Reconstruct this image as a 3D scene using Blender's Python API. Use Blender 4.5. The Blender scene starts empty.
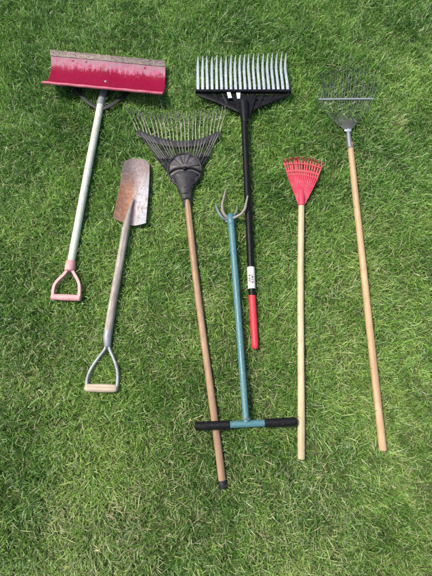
import bpy, math, random
import numpy as np
from mathutils import Vector

R = math.radians
random.seed(7)
rng = np.random.default_rng(11)
C = bpy.context.scene.collection
SC = bpy.context.scene

# ------------------------------------------------------------------ camera
TILT = R(15.0)
CAM_H = 1.62
VFOV = R(69.0)
cam_d = bpy.data.cameras.new('camera')
cam = bpy.data.objects.new('camera', cam_d)
C.objects.link(cam)
cam.location = (0, 0, CAM_H)
cam.rotation_euler = (TILT, 0, 0)
cam_d.sensor_fit = 'VERTICAL'
cam_d.angle = VFOV
cam_d.clip_start = 0.05
cam_d.clip_end = 300
SC.camera = cam

# ------------------------------------------------------------------ sky, sun, exposure
SUN_EL, SUN_AZ = R(62), R(-72)          # azimuth from +Y towards +X
w = bpy.data.worlds.new('World')
SC.world = w
w.use_nodes = True
wn = w.node_tree
bg = wn.nodes['Background']
sky = wn.nodes.new('ShaderNodeTexSky')
sky.sky_type = 'NISHITA'
sky.sun_disc = False
sky.sun_elevation = SUN_EL
sky.sun_rotation = SUN_AZ
sky.air_density = 1.0
sky.dust_density = 3.0
sky.ozone_density = 1.0
wn.links.new(sky.outputs[0], bg.inputs[0])
bg.inputs[1].default_value = 0.125
sl = bpy.data.lights.new('sun', 'SUN')
sl.energy = 2.9
sl.angle = R(11)
sl.color = (1.0, 0.94, 0.84)
so = bpy.data.objects.new('sun', sl)
C.objects.link(so)
sd = Vector((math.sin(SUN_AZ) * math.cos(SUN_EL), math.cos(SUN_AZ) * math.cos(SUN_EL), math.sin(SUN_EL)))
so.rotation_euler = sd.to_track_quat('Z', 'Y').to_euler()
so.location = sd * 6
SC.view_settings.view_transform = 'Standard'
SC.view_settings.look = 'None'
SC.view_settings.gamma = 1.0
SC.view_settings.use_curve_mapping = False
SC.view_settings.exposure = 0.56

# ------------------------------------------------------------------ measuring: where a sight line meets a height above the lawn
FPX = 288 / math.tan(VFOV / 2)


def P(px, py, z=0.0):
    z = z - 0.008 if z > 0.02 else z      # tools pressed a little into the turf
    dx = (px - 216) / FPX
    dy = (288 - py) / FPX
    d = Vector((dx, dy * math.cos(TILT) + math.sin(TILT), dy * math.sin(TILT) - math.cos(TILT)))
    t = (z - CAM_H) / d.z
    return Vector((0, 0, CAM_H)) + d * t


def M_PX(p):                             # metres per photograph pixel at a point
    v = p - Vector((0, 0, CAM_H))
    return (v.y * math.sin(TILT) - v.z * math.cos(TILT)) / FPX


# ------------------------------------------------------------------ materials
def new_mat(name):
    m = bpy.data.materials.new(name)
    m.use_nodes = True
    return m, m.node_tree.nodes, m.node_tree.links, m.node_tree.nodes['Principled BSDF']


def ramp(nt, stops, interp='LINEAR'):
    r = nt.nodes.new('ShaderNodeValToRGB')
    r.color_ramp.interpolation = interp
    el = r.color_ramp.elements
    while len(el) < len(stops):
        el.new(0.5)
    for e, (p, c) in zip(el, stops):
        e.position = p
        e.color = (*c, 1) if len(c) == 3 else c
    return r


def mathn(nt, op, a, b=None):
    n = nt.nodes.new('ShaderNodeMath')
    n.operation = op
    for i, v in enumerate((a, b)):
        if v is None:
            continue
        if isinstance(v, (int, float)):
            n.inputs[i].default_value = v
        else:
            nt.links.new(v, n.inputs[i])
    return n.outputs[0]


def mixc(nt, fac, a, b, mode='MIX'):
    n = nt.nodes.new('ShaderNodeMix')
    n.data_type = 'RGBA'
    n.blend_type = mode
    for i, v in ((0, fac), (6, a), (7, b)):
        if isinstance(v, (int, float)):
            n.inputs[i].default_value = v
        elif isinstance(v, tuple):
            n.inputs[i].default_value = (*v, 1)
        else:
            nt.links.new(v, n.inputs[i])
    return n.outputs[2]


def noise(nt, coord, scale, stretch=(1, 1, 1), detail=4, rough=0.6, offs=(0, 0, 0)):
    mp = nt.nodes.new('ShaderNodeMapping')
    mp.inputs['Scale'].default_value = stretch
    mp.inputs['Location'].default_value = offs
    nt.links.new(coord, mp.inputs[0])
    n = nt.nodes.new('ShaderNodeTexNoise')
    n.inputs['Scale'].default_value = scale
    n.inputs['Detail'].default_value = detail
    n.inputs['Roughness'].default_value = rough
    nt.links.new(mp.outputs[0], n.inputs['Vector'])
    return n.outputs['Fac']


def coord(nt, kind):
    t = nt.nodes.new('ShaderNodeTexCoord')
    return t.outputs[kind]


def worn(name, base, dirt, scratch=None, rough=0.5, metal=0.0, dirt_amt=0.45, scale=14, stretch=(1, 1, 1),
         bump=0.15, kind='Object', spec=0.5):
    """a base colour broken up by large stains of dirt and small scuffs"""
    m, n, l, b = new_mat(name)
    nt = m.node_tree
    c = coord(nt, kind)
    n1 = noise(nt, c, scale, stretch, 5, 0.65)
    r1 = ramp(nt, [(1 - dirt_amt - 0.18, (0, 0, 0)), (1 - dirt_amt + 0.22, (1, 1, 1))])
    l.new(n1, r1.inputs[0])
    col = mixc(nt, r1.outputs[0], base, dirt)
    n2 = noise(nt, c, scale * 9, stretch, 3, 0.6, (3, 1, 2))
    v2 = ramp(nt, [(0.25, (0.72,) * 3), (0.75, (1.2,) * 3)])
    l.new(n2, v2.inputs[0])
    col = mixc(nt, 1.0, col, v2.outputs[0], 'MULTIPLY')
    if scratch:
        n3 = noise(nt, c, scale * 5, stretch, 6, 0.75, (7, 5, 1))
        r3 = ramp(nt, [(0.575, (0, 0, 0)), (0.64, (0.9,) * 3)])
        l.new(n3, r3.inputs[0])
        col = mixc(nt, r3.outputs[0], col, scratch)
    l.new(col, b.inputs['Base Color'])
    rr = ramp(nt, [(0.3, (max(rough - 0.12, 0.05),) * 3), (0.7, (min(rough + 0.2, 1),) * 3)])
    l.new(n1, rr.inputs[0])
    l.new(rr.outputs[0], b.inputs['Roughness'])
    b.inputs['Metallic'].default_value = metal
    b.inputs['Specular IOR Level'].default_value = spec
    bp = n.new('ShaderNodeBump')
    bp.inputs['Strength'].default_value = bump
    bp.inputs['Distance'].default_value = 0.002
    l.new(n2, bp.inputs['Height'])
    l.new(bp.outputs[0], b.inputs['Normal'])
    return m


def wood(name, light, dark, grime, grime_amt=0.35, rough=0.6):
    """UV: u round the stick, v metres along it; long grain with stains and knots"""
    m, n, l, b = new_mat(name)
    nt = m.node_tree
    c = coord(nt, 'UV')
    g = noise(nt, c, 1.0, (22, 2.6, 1), 7, 0.75)
    rg = ramp(nt, [(0.34, tuple(v * 0.66 for v in dark)), (0.5, tuple((x + y) / 2 for x, y in zip(light, dark))), (0.62, light)])
    l.new(g, rg.inputs[0])
    s = noise(nt, c, 1.0, (4, 11, 1), 6, 0.78, (4, 2, 0))
    rs = ramp(nt, [(0.74 - grime_amt, (0, 0, 0)), (1.0 - grime_amt, (0.8,) * 3)])
    l.new(s, rs.inputs[0])
    col = mixc(nt, rs.outputs[0], rg.outputs[0], grime)
    k = noise(nt, c, 1.0, (9, 60, 1), 4, 0.65, (9, 3, 0))
    rk = ramp(nt, [(0.70, (0, 0, 0)), (0.82, (0.5,) * 3)])
    l.new(k, rk.inputs[0])
    col = mixc(nt, rk.outputs[0], col, tuple(x * 0.5 for x in grime))
    l.new(col, b.inputs['Base Color'])
    b.inputs['Roughness'].default_value = rough
    b.inputs['Specular IOR Level'].default_value = 0.35
    bp = n.new('ShaderNodeBump')
    bp.inputs['Strength'].default_value = 0.35
    bp.inputs['Distance'].default_value = 0.0015
    l.new(g, bp.inputs['Height'])
    l.new(bp.outputs[0], b.inputs['Normal'])
    return m


M = {}
M['leaf_handle'] = wood('brown_wood', (0.52, 0.33, 0.20), (0.30, 0.17, 0.095), (0.22, 0.14, 0.085), 0.36)
M['red_handle'] = wood('pale_wood', (0.66, 0.57, 0.38), (0.48, 0.37, 0.21), (0.36, 0.27, 0.15), 0.31)
M['wire_handle'] = wood('tan_wood', (0.62, 0.44, 0.25), (0.43, 0.27, 0.135), (0.33, 0.21, 0.115), 0.33)
M['grey_wood'] = wood('weathered_wood', (0.58, 0.52, 0.46), (0.32, 0.27, 0.235), (0.17, 0.14, 0.115), 0.36, 0.8)
M['grip_wood'] = wood('worn_grip_wood', (0.62, 0.53, 0.40), (0.44, 0.35, 0.24), (0.34, 0.26, 0.19), 0.30, 0.7)
M['mint'] = worn('mint_paint', (0.61, 0.64, 0.53), (0.46, 0.45, 0.35), (0.29, 0.24, 0.17), 0.45, 0, 0.38, 30, (1, 1, 1), 0.1)
M['pink'] = worn('faded_pink_plastic', (0.62, 0.25, 0.26), (0.70, 0.42, 0.40), (0.35, 0.20, 0.17), 0.55, 0, 0.5, 30)
M['rim_pink'] = worn('pink_mottled_red_edge', (0.42, 0.05, 0.10), (0.52, 0.19, 0.22), (0.26, 0.08, 0.08), 0.5, 0, 0.45, 25)  # crimson mottled at random with paler pink
M['steel'] = worn('grey_steel', (0.34, 0.36, 0.38), (0.24, 0.225, 0.215), (0.22, 0.15, 0.10), 0.5, 0.4, 0.4, 35)
M['dull_steel'] = worn('dull_steel', (0.30, 0.32, 0.33), (0.20, 0.19, 0.18), (0.20, 0.12, 0.08), 0.5, 0.7, 0.45, 35)
M['wire'] = worn('galvanised_wire', (0.155, 0.17, 0.17), (0.11, 0.11, 0.10), (0.12, 0.09, 0.065), 0.5, 0.4, 0.5, 60)
M['cross_steel'] = worn('pale_galvanised_steel', (0.31, 0.34, 0.36), (0.24, 0.26, 0.27), (0.20, 0.19, 0.17), 0.45, 0.4, 0.5, 60)
M['bright'] = worn('bright_tine_steel', (0.68, 0.73, 0.74), (0.48, 0.51, 0.53), None, 0.3, 0.65, 0.4, 14, (1, 1, 1), 0.03)
M['dark_strap'] = worn('dark_steel_strap', (0.018, 0.022, 0.022), (0.04, 0.038, 0.032), (0.08, 0.05, 0.035), 0.6, 0.1, 0.4, 40)
M['black'] = worn('black_paint', (0.004, 0.0045, 0.006), (0.010, 0.0098, 0.010), (0.05, 0.047, 0.042), 0.42, 0.0, 0.3, 40, (1, 1, 1), 0.15, 'Object', 0.18)
M['black_plastic'] = worn('dusty_black_plastic', (0.014, 0.0135, 0.017), (0.042, 0.038, 0.040), (0.11, 0.10, 0.09), 0.5, 0, 0.45, 30, (1, 1, 1), 0.15, 'Object', 0.35)
M['hub_plastic'] = worn('dusty_grey_plastic', (0.050, 0.046, 0.050), (0.12, 0.108, 0.105), (0.025, 0.023, 0.024), 0.5, 0, 0.5, 40)
M['tine_dirty'] = worn('muddy_tine', (0.055, 0.055, 0.058), (0.14, 0.135, 0.125), (0.22, 0.20, 0.17), 0.55, 0.1, 0.45, 40)
M['tip_dirty'] = worn('pale_worn_tip', (0.38, 0.37, 0.31), (0.20, 0.19, 0.15), None, 0.5, 0.1, 0.4, 50)
M['teal'] = worn('teal_paint', (0.060, 0.175, 0.20), (0.095, 0.215, 0.23), (0.20, 0.27, 0.27), 0.42, 0, 0.45, 25)
M['dull_teal'] = worn('worn_teal_paint', (0.10, 0.165, 0.175), (0.18, 0.21, 0.205), (0.26, 0.24, 0.21), 0.5, 0.1, 0.5, 60)
M['rust_tine'] = worn('rusty_steel', (0.27, 0.225, 0.19), (0.36, 0.33, 0.30), (0.16, 0.09, 0.06), 0.6, 0.3, 0.45, 60)
M['rubber'] = worn('black_rubber', (0.005, 0.005, 0.006), (0.014, 0.014, 0.014), (0.06, 0.055, 0.045), 0.55, 0, 0.35, 40, (1, 1, 1), 0.15, 'Object', 0.2)
M['red_plastic'] = worn('red_plastic', (0.55, 0.04, 0.08), (0.60, 0.13, 0.17), (0.36, 0.09, 0.08), 0.5, 0, 0.4, 25)
M['red_tine'] = worn('dull_red_plastic', (0.52, 0.06, 0.08), (0.48, 0.13, 0.11), (0.36, 0.15, 0.10), 0.45, 0, 0.4, 40)
M['red_grip'] = worn('red_rubber_grip', (0.66, 0.028, 0.05), (0.60, 0.05, 0.06), (0.40, 0.05, 0.05), 0.5, 0, 0.4, 40)
M['white'] = worn('white_sticker', (0.78, 0.77, 0.74), (0.66, 0.62, 0.57), None, 0.5, 0, 0.35, 60)
M['rivet'] = worn('rivet_head', (0.30, 0.04, 0.07), (0.18, 0.05, 0.05), None, 0.5, 0.2, 0.4, 60)


def blade_paint():
    """crimson paint, mixed to pink in a ragged band beside the cutting edge; UV v runs rim 0 > edge 1"""
    m, n, l, b = new_mat('crimson_blade_paint')
    nt = m.node_tree
    c = coord(nt, 'UV')
    sep = n.new('ShaderNodeSeparateXYZ')
    l.new(c, sep.inputs[0])
    jag = noise(nt, c, 1.0, (34, 1.6, 1), 4, 0.65)
    jag2 = noise(nt, c, 1.0, (9, 1.2, 1), 3, 0.6, (3, 5, 0))
    v = mathn(nt, 'ADD', sep.outputs[1], mathn(nt, 'MULTIPLY', mathn(nt, 'SUBTRACT', jag, 0.5), 0.62))
    v = mathn(nt, 'ADD', v, mathn(nt, 'MULTIPLY', mathn(nt, 'SUBTRACT', jag2, 0.5), 0.16))
    rb = ramp(nt, [(0.655, (0, 0, 0)), (0.75, (1, 1, 1))])
    l.new(v, rb.inputs[0])
    f = noise(nt, c, 1.0, (44, 5, 1), 6, 0.75, (1, 8, 0))
    deep = ramp(nt, [(0.3, (0.17, 0.001, 0.020)), (0.7, (0.28, 0.003, 0.038))])
    l.new(f, deep.inputs[0])
    pk = ramp(nt, [(0.28, (0.24, 0.03, 0.075)), (0.47, (0.40, 0.085, 0.165)), (0.7, (0.53, 0.20, 0.29))])
    l.new(f, pk.inputs[0])
    col = mixc(nt, rb.outputs[0], deep.outputs[0], pk.outputs[0])
    # grey grime close to the steel edge and in the left corner
    g = noise(nt, c, 1.0, (18, 10, 1), 6, 0.75, (6, 2, 0))
    gv = mathn(nt, 'ADD', mathn(nt, 'MULTIPLY', sep.outputs[1], 0.75), mathn(nt, 'MULTIPLY', g, 0.9))
    rg = ramp(nt, [(0.90, (0, 0, 0)), (1.04, (0.7,) * 3)])
    l.new(mathn(nt, 'MULTIPLY', gv, 0.92), rg.inputs[0])
    col = mixc(nt, rg.outputs[0], col, (0.30, 0.22, 0.23))
    sc_ = noise(nt, c, 1.0, (120, 8, 1), 4, 0.8, (2, 2, 0))
    rs = ramp(nt, [(0.68, (0, 0, 0)), (0.73, (0.6,) * 3)])
    l.new(sc_, rs.inputs[0])
    col = mixc(nt, rs.outputs[0], col, (0.50, 0.16, 0.22))
    l.new(col, b.inputs['Base Color'])
    b.inputs['Specular IOR Level'].default_value = 0.12
    rr = ramp(nt, [(0, (0.45,) * 3), (1, (0.6,) * 3)])
    l.new(rb.outputs[0], rr.inputs[0])
    l.new(rr.outputs[0], b.inputs['Roughness'])
    bp = n.new('ShaderNodeBump')
    bp.inputs['Strength'].default_value = 0.25
    bp.inputs['Distance'].default_value = 0.002
    l.new(f, bp.inputs['Height'])
    l.new(bp.outputs[0], b.inputs['Normal'])
    return m


def spade_steel():
    """UV u left>right, v shoulder>tip: orange rust low on the left, bare blue grey low on the right, brown grey tip"""
    m, n, l, b = new_mat('rusty_spade_steel')
    nt = m.node_tree
    c = coord(nt, 'UV')
    sep = n.new('ShaderNodeSeparateXYZ')
    l.new(c, sep.inputs[0])
    big = noise(nt, c, 1.0, (3.2, 5, 1), 6, 0.7)
    fine = noise(nt, c, 1.0, (11, 20, 1), 6, 0.72, (4, 4, 0))
    lr = mathn(nt, 'ADD', sep.outputs[0], mathn(nt, 'MULTIPLY', mathn(nt, 'SUBTRACT', big, 0.5), 0.5))
    rl = ramp(nt, [(0.40, (0, 0, 0)), (0.70, (1, 1, 1))])
    l.new(lr, rl.inputs[0])
    rust = ramp(nt, [(0.28, (0.16, 0.078, 0.050)), (0.5, (0.34, 0.165, 0.098)), (0.72, (0.42, 0.27, 0.20))])
    l.new(fine, rust.inputs[0])
    bare = ramp(nt, [(0.25, (0.25, 0.235, 0.245)), (0.5, (0.40, 0.395, 0.42)), (0.75, (0.50, 0.48, 0.49))])
    l.new(fine, bare.inputs[0])
    col = mixc(nt, rl.outputs[0], rust.outputs[0], bare.outputs[0])
    tip = ramp(nt, [(0.25, (0.12, 0.092, 0.092)), (0.5, (0.225, 0.178, 0.172)), (0.75, (0.36, 0.28, 0.26))])
    l.new(fine, tip.inputs[0])
    tv = mathn(nt, 'ADD', sep.outputs[1], mathn(nt, 'MULTIPLY', mathn(nt, 'SUBTRACT', big, 0.5), 0.55))
    rt = ramp(nt, [(0.45, (0, 0, 0)), (0.80, (1, 1, 1))])
    l.new(tv, rt.inputs[0])
    col = mixc(nt, rt.outputs[0], col, tip.outputs[0])
    mott = noise(nt, c, 1.0, (9, 16, 1), 5, 0.7, (8, 1, 0))
    rm = ramp(nt, [(0.52, (0, 0, 0)), (0.62, (0.7,) * 3)])
    l.new(mott, rm.inputs[0])
    col = mixc(nt, rm.outputs[0], col, (0.20, 0.13, 0.11))
    l.new(col, b.inputs['Base Color'])
    b.inputs['Metallic'].default_value = 0.2
    b.inputs['Roughness'].default_value = 0.6
    b.inputs['Specular IOR Level'].default_value = 0.35
    bp = n.new('ShaderNodeBump')
    bp.inputs['Strength'].default_value = 0.4
    bp.inputs['Distance'].default_value = 0.0015
    l.new(fine, bp.inputs['Height'])
    l.new(bp.outputs[0], b.inputs['Normal'])
    return m


def strip_metal():
    m, n, l, b = new_mat('worn_cutting_edge')
    nt = m.node_tree
    c = coord(nt, 'UV')
    f = noise(nt, c, 1.0, (34, 3, 1), 6, 0.8)
    r = ramp(nt, [(0.33, (0.06, 0.042, 0.045)), (0.47, (0.14, 0.108, 0.105)), (0.6, (0.27, 0.225, 0.17)), (0.75, (0.20, 0.10, 0.11))])
    l.new(f, r.inputs[0])
    l.new(r.outputs[0], b.inputs['Base Color'])
    b.inputs['Metallic'].default_value = 0.35
    b.inputs['Roughness'].default_value = 0.55
    bp = n.new('ShaderNodeBump')
    bp.inputs['Strength'].default_value = 0.4
    bp.inputs['Distance'].default_value = 0.0015
    l.new(f, bp.inputs['Height'])
    l.new(bp.outputs[0], b.inputs['Normal'])
    return m


def tag_print():
    """white paper label with worn dark print; UV v runs along the handle"""
    m, n, l, b = new_mat('printed_white_label')
    nt = m.node_tree
    c = coord(nt, 'UV')
    sep = n.new('ShaderNodeSeparateXYZ')
    l.new(c, sep.inputs[0])
    f = noise(nt, c, 1.0, (16, 150, 1), 4, 0.7)
    r = ramp(nt, [(0.46, (0.66, 0.65, 0.61)), (0.53, (0.06, 0.06, 0.06))])
    l.new(f, r.inputs[0])
    gate = ramp(nt, [(0.30, (0, 0, 0)), (0.36, (1, 1, 1)), (0.68, (1, 1, 1)), (0.74, (0, 0, 0))])
    l.new(mathn(nt, 'MULTIPLY', sep.outputs[1], 10.5), gate.inputs[0])
    gu = ramp(nt, [(0.40, (0, 0, 0)), (0.44, (1, 1, 1)), (0.62, (1, 1, 1)), (0.66, (0, 0, 0))])
    l.new(sep.outputs[0], gu.inputs[0])
    col = mixc(nt, mathn(nt, 'MULTIPLY', gate.outputs[0], gu.outputs[0]), (0.66, 0.65, 0.61), r.outputs[0])
    l.new(col, b.inputs['Base Color'])
    b.inputs['Roughness'].default_value = 0.5
    return m


M['blade_paint'] = blade_paint()
M['spade'] = spade_steel()
M['strip'] = strip_metal()
M['label'] = tag_print()


def grass_mat(name, rough, transl):
    m, n, l, b = new_mat(name)
    nt = m.node_tree
    a = n.new('ShaderNodeAttribute')
    a.attribute_name = 'tint'
    l.new(a.outputs['Color'], b.inputs['Base Color'])
    b.inputs['Roughness'].default_value = rough
    b.inputs['Specular IOR Level'].default_value = 0.45
    tr = n.new('ShaderNodeBsdfTranslucent')
    l.new(a.outputs['Color'], tr.inputs[0])
    mx = n.new('ShaderNodeMixShader')
    mx.inputs[0].default_value = transl
    l.new(b.outputs[0], mx.inputs[1])
    l.new(tr.outputs[0], mx.inputs[2])
    out = n['Material Output']
    l.new(mx.outputs[0], out.inputs['Surface'])
    return m


M['grass'] = grass_mat('grass_blades', 0.40, 0.36)
M['thatch'] = grass_mat('dry_thatch', 0.6, 0.15)


def soil_mat():
    m, n, l, b = new_mat('lawn_soil_and_thatch')
    nt = m.node_tree
    c = coord(nt, 'Object')
    f = noise(nt, c, 60, (1, 1, 1), 6, 0.7)
    r = ramp(nt, [(0.3, (0.045, 0.052, 0.018)), (0.5, (0.09, 0.10, 0.034)), (0.72, (0.19, 0.18, 0.085))])
    l.new(f, r.inputs[0])
    l.new(r.outputs[0], b.inputs['Base Color'])
    b.inputs['Roughness'].default_value = 0.95
    bp = n.new('ShaderNodeBump')
    bp.inputs['Strength'].default_value = 0.8
    bp.inputs['Distance'].default_value = 0.01
    l.new(f, bp.inputs['Height'])
    l.new(bp.outputs[0], b.inputs['Normal'])
    return m


M['soil'] = soil_mat()

# ------------------------------------------------------------------ ground sheet
gm = bpy.data.meshes.new('lawn_ground')
S_ = 80
gm.from_pydata([(-S_, -S_, 0), (S_, -S_, 0), (S_, S_, 0), (-S_, S_, 0)], [], [(0, 1, 2, 3)])
gm.materials.append(M['soil'])
ground = bpy.data.objects.new('lawn_ground', gm)
C.objects.link(ground)
ground['kind'] = 'structure'
ground['label'] = 'soil and thatch of the mown lawn under all the tools'

# ------------------------------------------------------------------ height maps of what the tools press on the grass
X0, Y0, CELL, NX, NY = -1.7, -1.2, 0.003, 1134, 1267
CEIL = np.full((NX, NY), 9.0, np.float32)
TOP = np.zeros((NX, NY), np.float32)


def press(a, b, ra, rb, under=True):
    """mark the footprint of a bar a>b (radius ra>rb) in the maps"""
    pad = max(ra, rb) + 0.006
    i0 = max(int((min(a.x, b.x) - pad - X0) / CELL), 0)
    i1 = min(int((max(a.x, b.x) + pad - X0) / CELL) + 2, NX)
    j0 = max(int((min(a.y, b.y) - pad - Y0) / CELL), 0)
    j1 = min(int((max(a.y, b.y) + pad - Y0) / CELL) + 2, NY)
    if i1 <= i0 or j1 <= j0:
        return
    xs = X0 + (np.arange(i0, i1) + 0.5) * CELL
    ys = Y0 + (np.arange(j0, j1) + 0.5) * CELL
    gx, gy = np.meshgrid(xs, ys, indexing='ij')
    dx, dy = b.x - a.x, b.y - a.y
    L2 = dx * dx + dy * dy + 1e-12
    t = np.clip(((gx - a.x) * dx + (gy - a.y) * dy) / L2, 0, 1)
    d = np.hypot(gx - a.x - t * dx, gy - a.y - t * dy)
    r = ra + (rb - ra) * t
    z = a.z + (b.z - a.z) * t
    inside = d < r + 0.003
    cs = CEIL[i0:i1, j0:j1]
    ts = TOP[i0:i1, j0:j1]
    np.copyto(cs, np.minimum(cs, (z - r).astype(np.float32)), where=inside)
    np.copyto(ts, np.maximum(ts, (z + r).astype(np.float32)), where=inside)


# ------------------------------------------------------------------ mesh builder
class MB:
    def __init__(self):
        self.v, self.f, self.uv = [], [], []

    def add(self, verts, faces, uvs):
        o = len(self.v)
        self.v += [Vector(p) for p in verts]
        for f, u in zip(faces, uvs):
            self.f.append(tuple(i + o for i in f))
            self.uv.append(u)

    def sweep(self, pts, prof, scales, up=Vector((0, 0, 1)), closed_ends=True, fixed_up=True):
        """prof: closed 2-D outline (side, up) scaled per point by (sx, sy)"""
        n, k = len(pts), len(prof)
        vs, run = [], 0.0
        lens = []
        side_prev = None
        for i, p in enumerate(pts):
            a = pts[max(i - 1, 0)]
            b = pts[min(i + 1, n - 1)]
            t = (b - a).normalized()
            if i:
                run += (p - pts[i - 1]).length
            lens.append(run)
            if fixed_up or side_prev is None:
                sd_ = t.cross(up)
                if sd_.length < 1e-4:
                    sd_ = t.cross(Vector((0, 1, 0)))
            else:
                sd_ = side_prev - t * side_prev.dot(t)
            sd_.normalize()
            side_prev = sd_
            u_ = sd_.cross(t).normalized()
            sx, sy = scales[i] if isinstance(scales[i], tuple) else (scales[i], scales[i])
            for (q, r) in prof:
                vs.append(p + sd_ * (q * sx) + u_ * (r * sy))
        fs, us = [], []
        for i in range(n - 1):
            for j in range(k):
                j2 = (j + 1) % k
                fs.append((i * k + j, i * k + j2, (i + 1) * k + j2, (i + 1) * k + j))
                u0, u1 = j / k, (j + 1) / k
                us.append([(u0, lens[i]), (u1, lens[i]), (u1, lens[i + 1]), (u0, lens[i + 1])])
        if closed_ends:
            fs.append(tuple(reversed(range(k))))
            us.append([(0.5 + q * 0.3, lens[0] + r * 0.01) for q, r in reversed(prof)])
            fs.append(tuple((n - 1) * k + j for j in range(k)))
            us.append([(0.5 + q * 0.3, lens[-1] + r * 0.01) for q, r in prof])
        self.add(vs, fs, us)

    def rod(self, pts, radii, seg=14, round_ends=True, fixed_up=True, flat=1.0):
        pts = [Vector(p) for p in pts]
        if not isinstance(radii, (list, tuple)):
            radii = [radii] * len(pts)
        radii = list(radii)
        if round_ends:
            r0, r1 = radii[0], radii[-1]
            t0 = (pts[1] - pts[0]).normalized()
            t1 = (pts[-1] - pts[-2]).normalized()
            e = 0.22
            pts = [pts[0], pts[0] + t0 * r0 * e] + pts[1:-1] + [pts[-1] - t1 * r1 * e, pts[-1]]
            radii = [r0 * 0.78, r0] + radii[1:-1] + [r1, r1 * 0.78]
        prof = [(math.sin(2 * math.pi * j / seg + math.pi), math.cos(2 * math.pi * j / seg + math.pi) * flat) for j in range(seg)]
        self.sweep(pts, prof, radii, fixed_up=fixed_up)

    def strip(self, pts, widths, thick, up=Vector((0, 0, 1))):
        """flat bar; widths are full widths"""
        prof = [(-0.5, -0.5), (0.5, -0.5), (0.5, 0.3), (0.42, 0.5), (-0.42, 0.5), (-0.5, 0.3)]
        if not isinstance(widths, (list, tuple)):
            widths = [widths] * len(pts)
        self.sweep([Vector(p) for p in pts], prof, [(w_, thick) for w_ in widths], up=up)

    def sheet(self, fn, nu, nv, thick):
        """fn(u, v) > (point, normal); a sheet with thickness"""
        top, bot = [], []
        for i in range(nu + 1):
            for j in range(nv + 1):
                p, nrm = fn(i / nu, j / nv)
                top.append(p)
                bot.append(p - nrm * thick)
        N = len(top)
        fs, us = [], []
        idx = lambda i, j: i * (nv + 1) + j
        for i in range(nu):
            for j in range(nv):
                q = (idx(i, j), idx(i + 1, j), idx(i + 1, j + 1), idx(i, j + 1))
                uv = [(i / nu, j / nv), ((i + 1) / nu, j / nv), ((i + 1) / nu, (j + 1) / nv), (i / nu, (j + 1) / nv)]
                fs.append(q)
                us.append(uv)
                fs.append(tuple(k + N for k in reversed(q)))
                us.append(list(reversed(uv)))
        ring = [(i, 0) for i in range(nu)] + [(nu, j) for j in range(nv)] + [(i, nv) for i in range(nu, 0, -1)] + [(0, j) for j in range(nv, 0, -1)]
        for a, b in zip(ring, ring[1:] + ring[:1]):
            A, B = idx(*a), idx(*b)
            fs.append((A, A + N, B + N, B))
            us.append([(a[0] / nu, a[1] / nv)] * 2 + [(b[0] / nu, b[1] / nv)] * 2)
        self.add(top + bot, fs, us)

    def dome(self, c, r, h, seg=10):
        vs, fs, us = [], [], []
        for k, (rr, hh) in enumerate(((1, -0.5), (1, 0.2), (0.75, 0.75), (0.3, 1.0))):
            for j in range(seg):
                a = 2 * math.pi * j / seg
                vs.append(c + Vector((math.cos(a) * r * rr, math.sin(a) * r * rr, h * hh)))
        for k in range(3):
            for j in range(seg):
                fs.append((k * seg + j, k * seg + (j + 1) % seg, (k + 1) * seg + (j + 1) % seg, (k + 1) * seg + j))
                us.append([(j / seg, k / 3)] * 4)
        fs.append(tuple(3 * seg + j for j in range(seg)))
        us.append([(0.5, 1)] * seg)
        self.add(vs, fs, us)

    def build(self, name, mat, parent, base, smooth=True, angle=40):
        me = bpy.data.meshes.new(name)
        me.from_pydata([tuple(p - base) for p in self.v], [], self.f)
        ul = me.uv_layers.new(name='UVMap')
        flat = [c for u in self.uv for q in u for c in q]
        ul.data.foreach_set('uv', flat)
        me.materials.append(mat)
        if smooth:
            me.shade_smooth()
            try:
                me.set_sharp_from_angle(angle=R(angle))
            except Exception:
                pass
        o = bpy.data.objects.new(name, me)
        C.objects.link(o)
        o.parent = parent
        return o


def thing(name, label, cat, loc):
    o = bpy.data.objects.new(name, None)
    o.empty_display_size = 0.05
    C.objects.link(o)
    o.location = loc
    o['label'] = label
    o['category'] = cat
    return o


def lerp(a, b, t):
    return a + (b - a) * t


def bez(pts, n):
    """smooth curve through control points (Catmull-Rom)"""
    out = []
    q = [pts[0] * 2 - pts[1]] + list(pts) + [pts[-1] * 2 - pts[-2]]
    for i in range(1, len(q) - 2):
        for k in range(n):
            t = k / n
            a, b, c, d = q[i - 1], q[i], q[i + 1], q[i + 2]
            out.append(0.5 * ((2 * b) + (c - a) * t + (2 * a - 5 * b + 4 * c - d) * t * t + (3 * b - a - 3 * c + d) * t ** 3))
    out.append(pts[-1])
    return out


def line(a, b, n, wob=0.0, seed=0):
    """points along a stick that is not perfectly straight"""
    rr = random.Random(seed)
    ph = rr.uniform(0, 6)
    d = (b - a).normalized()
    s = d.cross(Vector((0, 0, 1)))
    return [lerp(a, b, i / n) + s * (wob * math.sin(math.pi * i / n) * math.sin(ph + 2.2 * i / n)) for i in range(n + 1)]


def stick(mb, a, b, ra, rb, n=24, wob=0.002, seed=0, seg=16, pr=True):
    pts = line(a, b, n, wob, seed)
    rr = random.Random(seed + 5)
    ra, rb = ra * 0.92, rb * 0.92
    rad = [ra + (rb - ra) * i / n + rr.uniform(-0.00025, 0.00025) for i in range(n + 1)]
    mb.rod(pts, rad, seg)
    if pr:
        press(a, b, ra, rb)


# ================================================================== 1  snow shovel
base = P(103, 95, 0.0)
root = thing('snow_shovel', 'crimson wide snow shovel with ragged pink band, mint handle and pink D grip', 'snow shovel', base)
RL, RR = P(43.5, 82.5, 0.105), P(163, 93.5, 0.095)          # rolled rim, nearest the handle
EL, ER = P(50, 50.0, 0.070), P(165, 61.0, 0.070)            # cutting edge
SAG = 0.040


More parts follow.
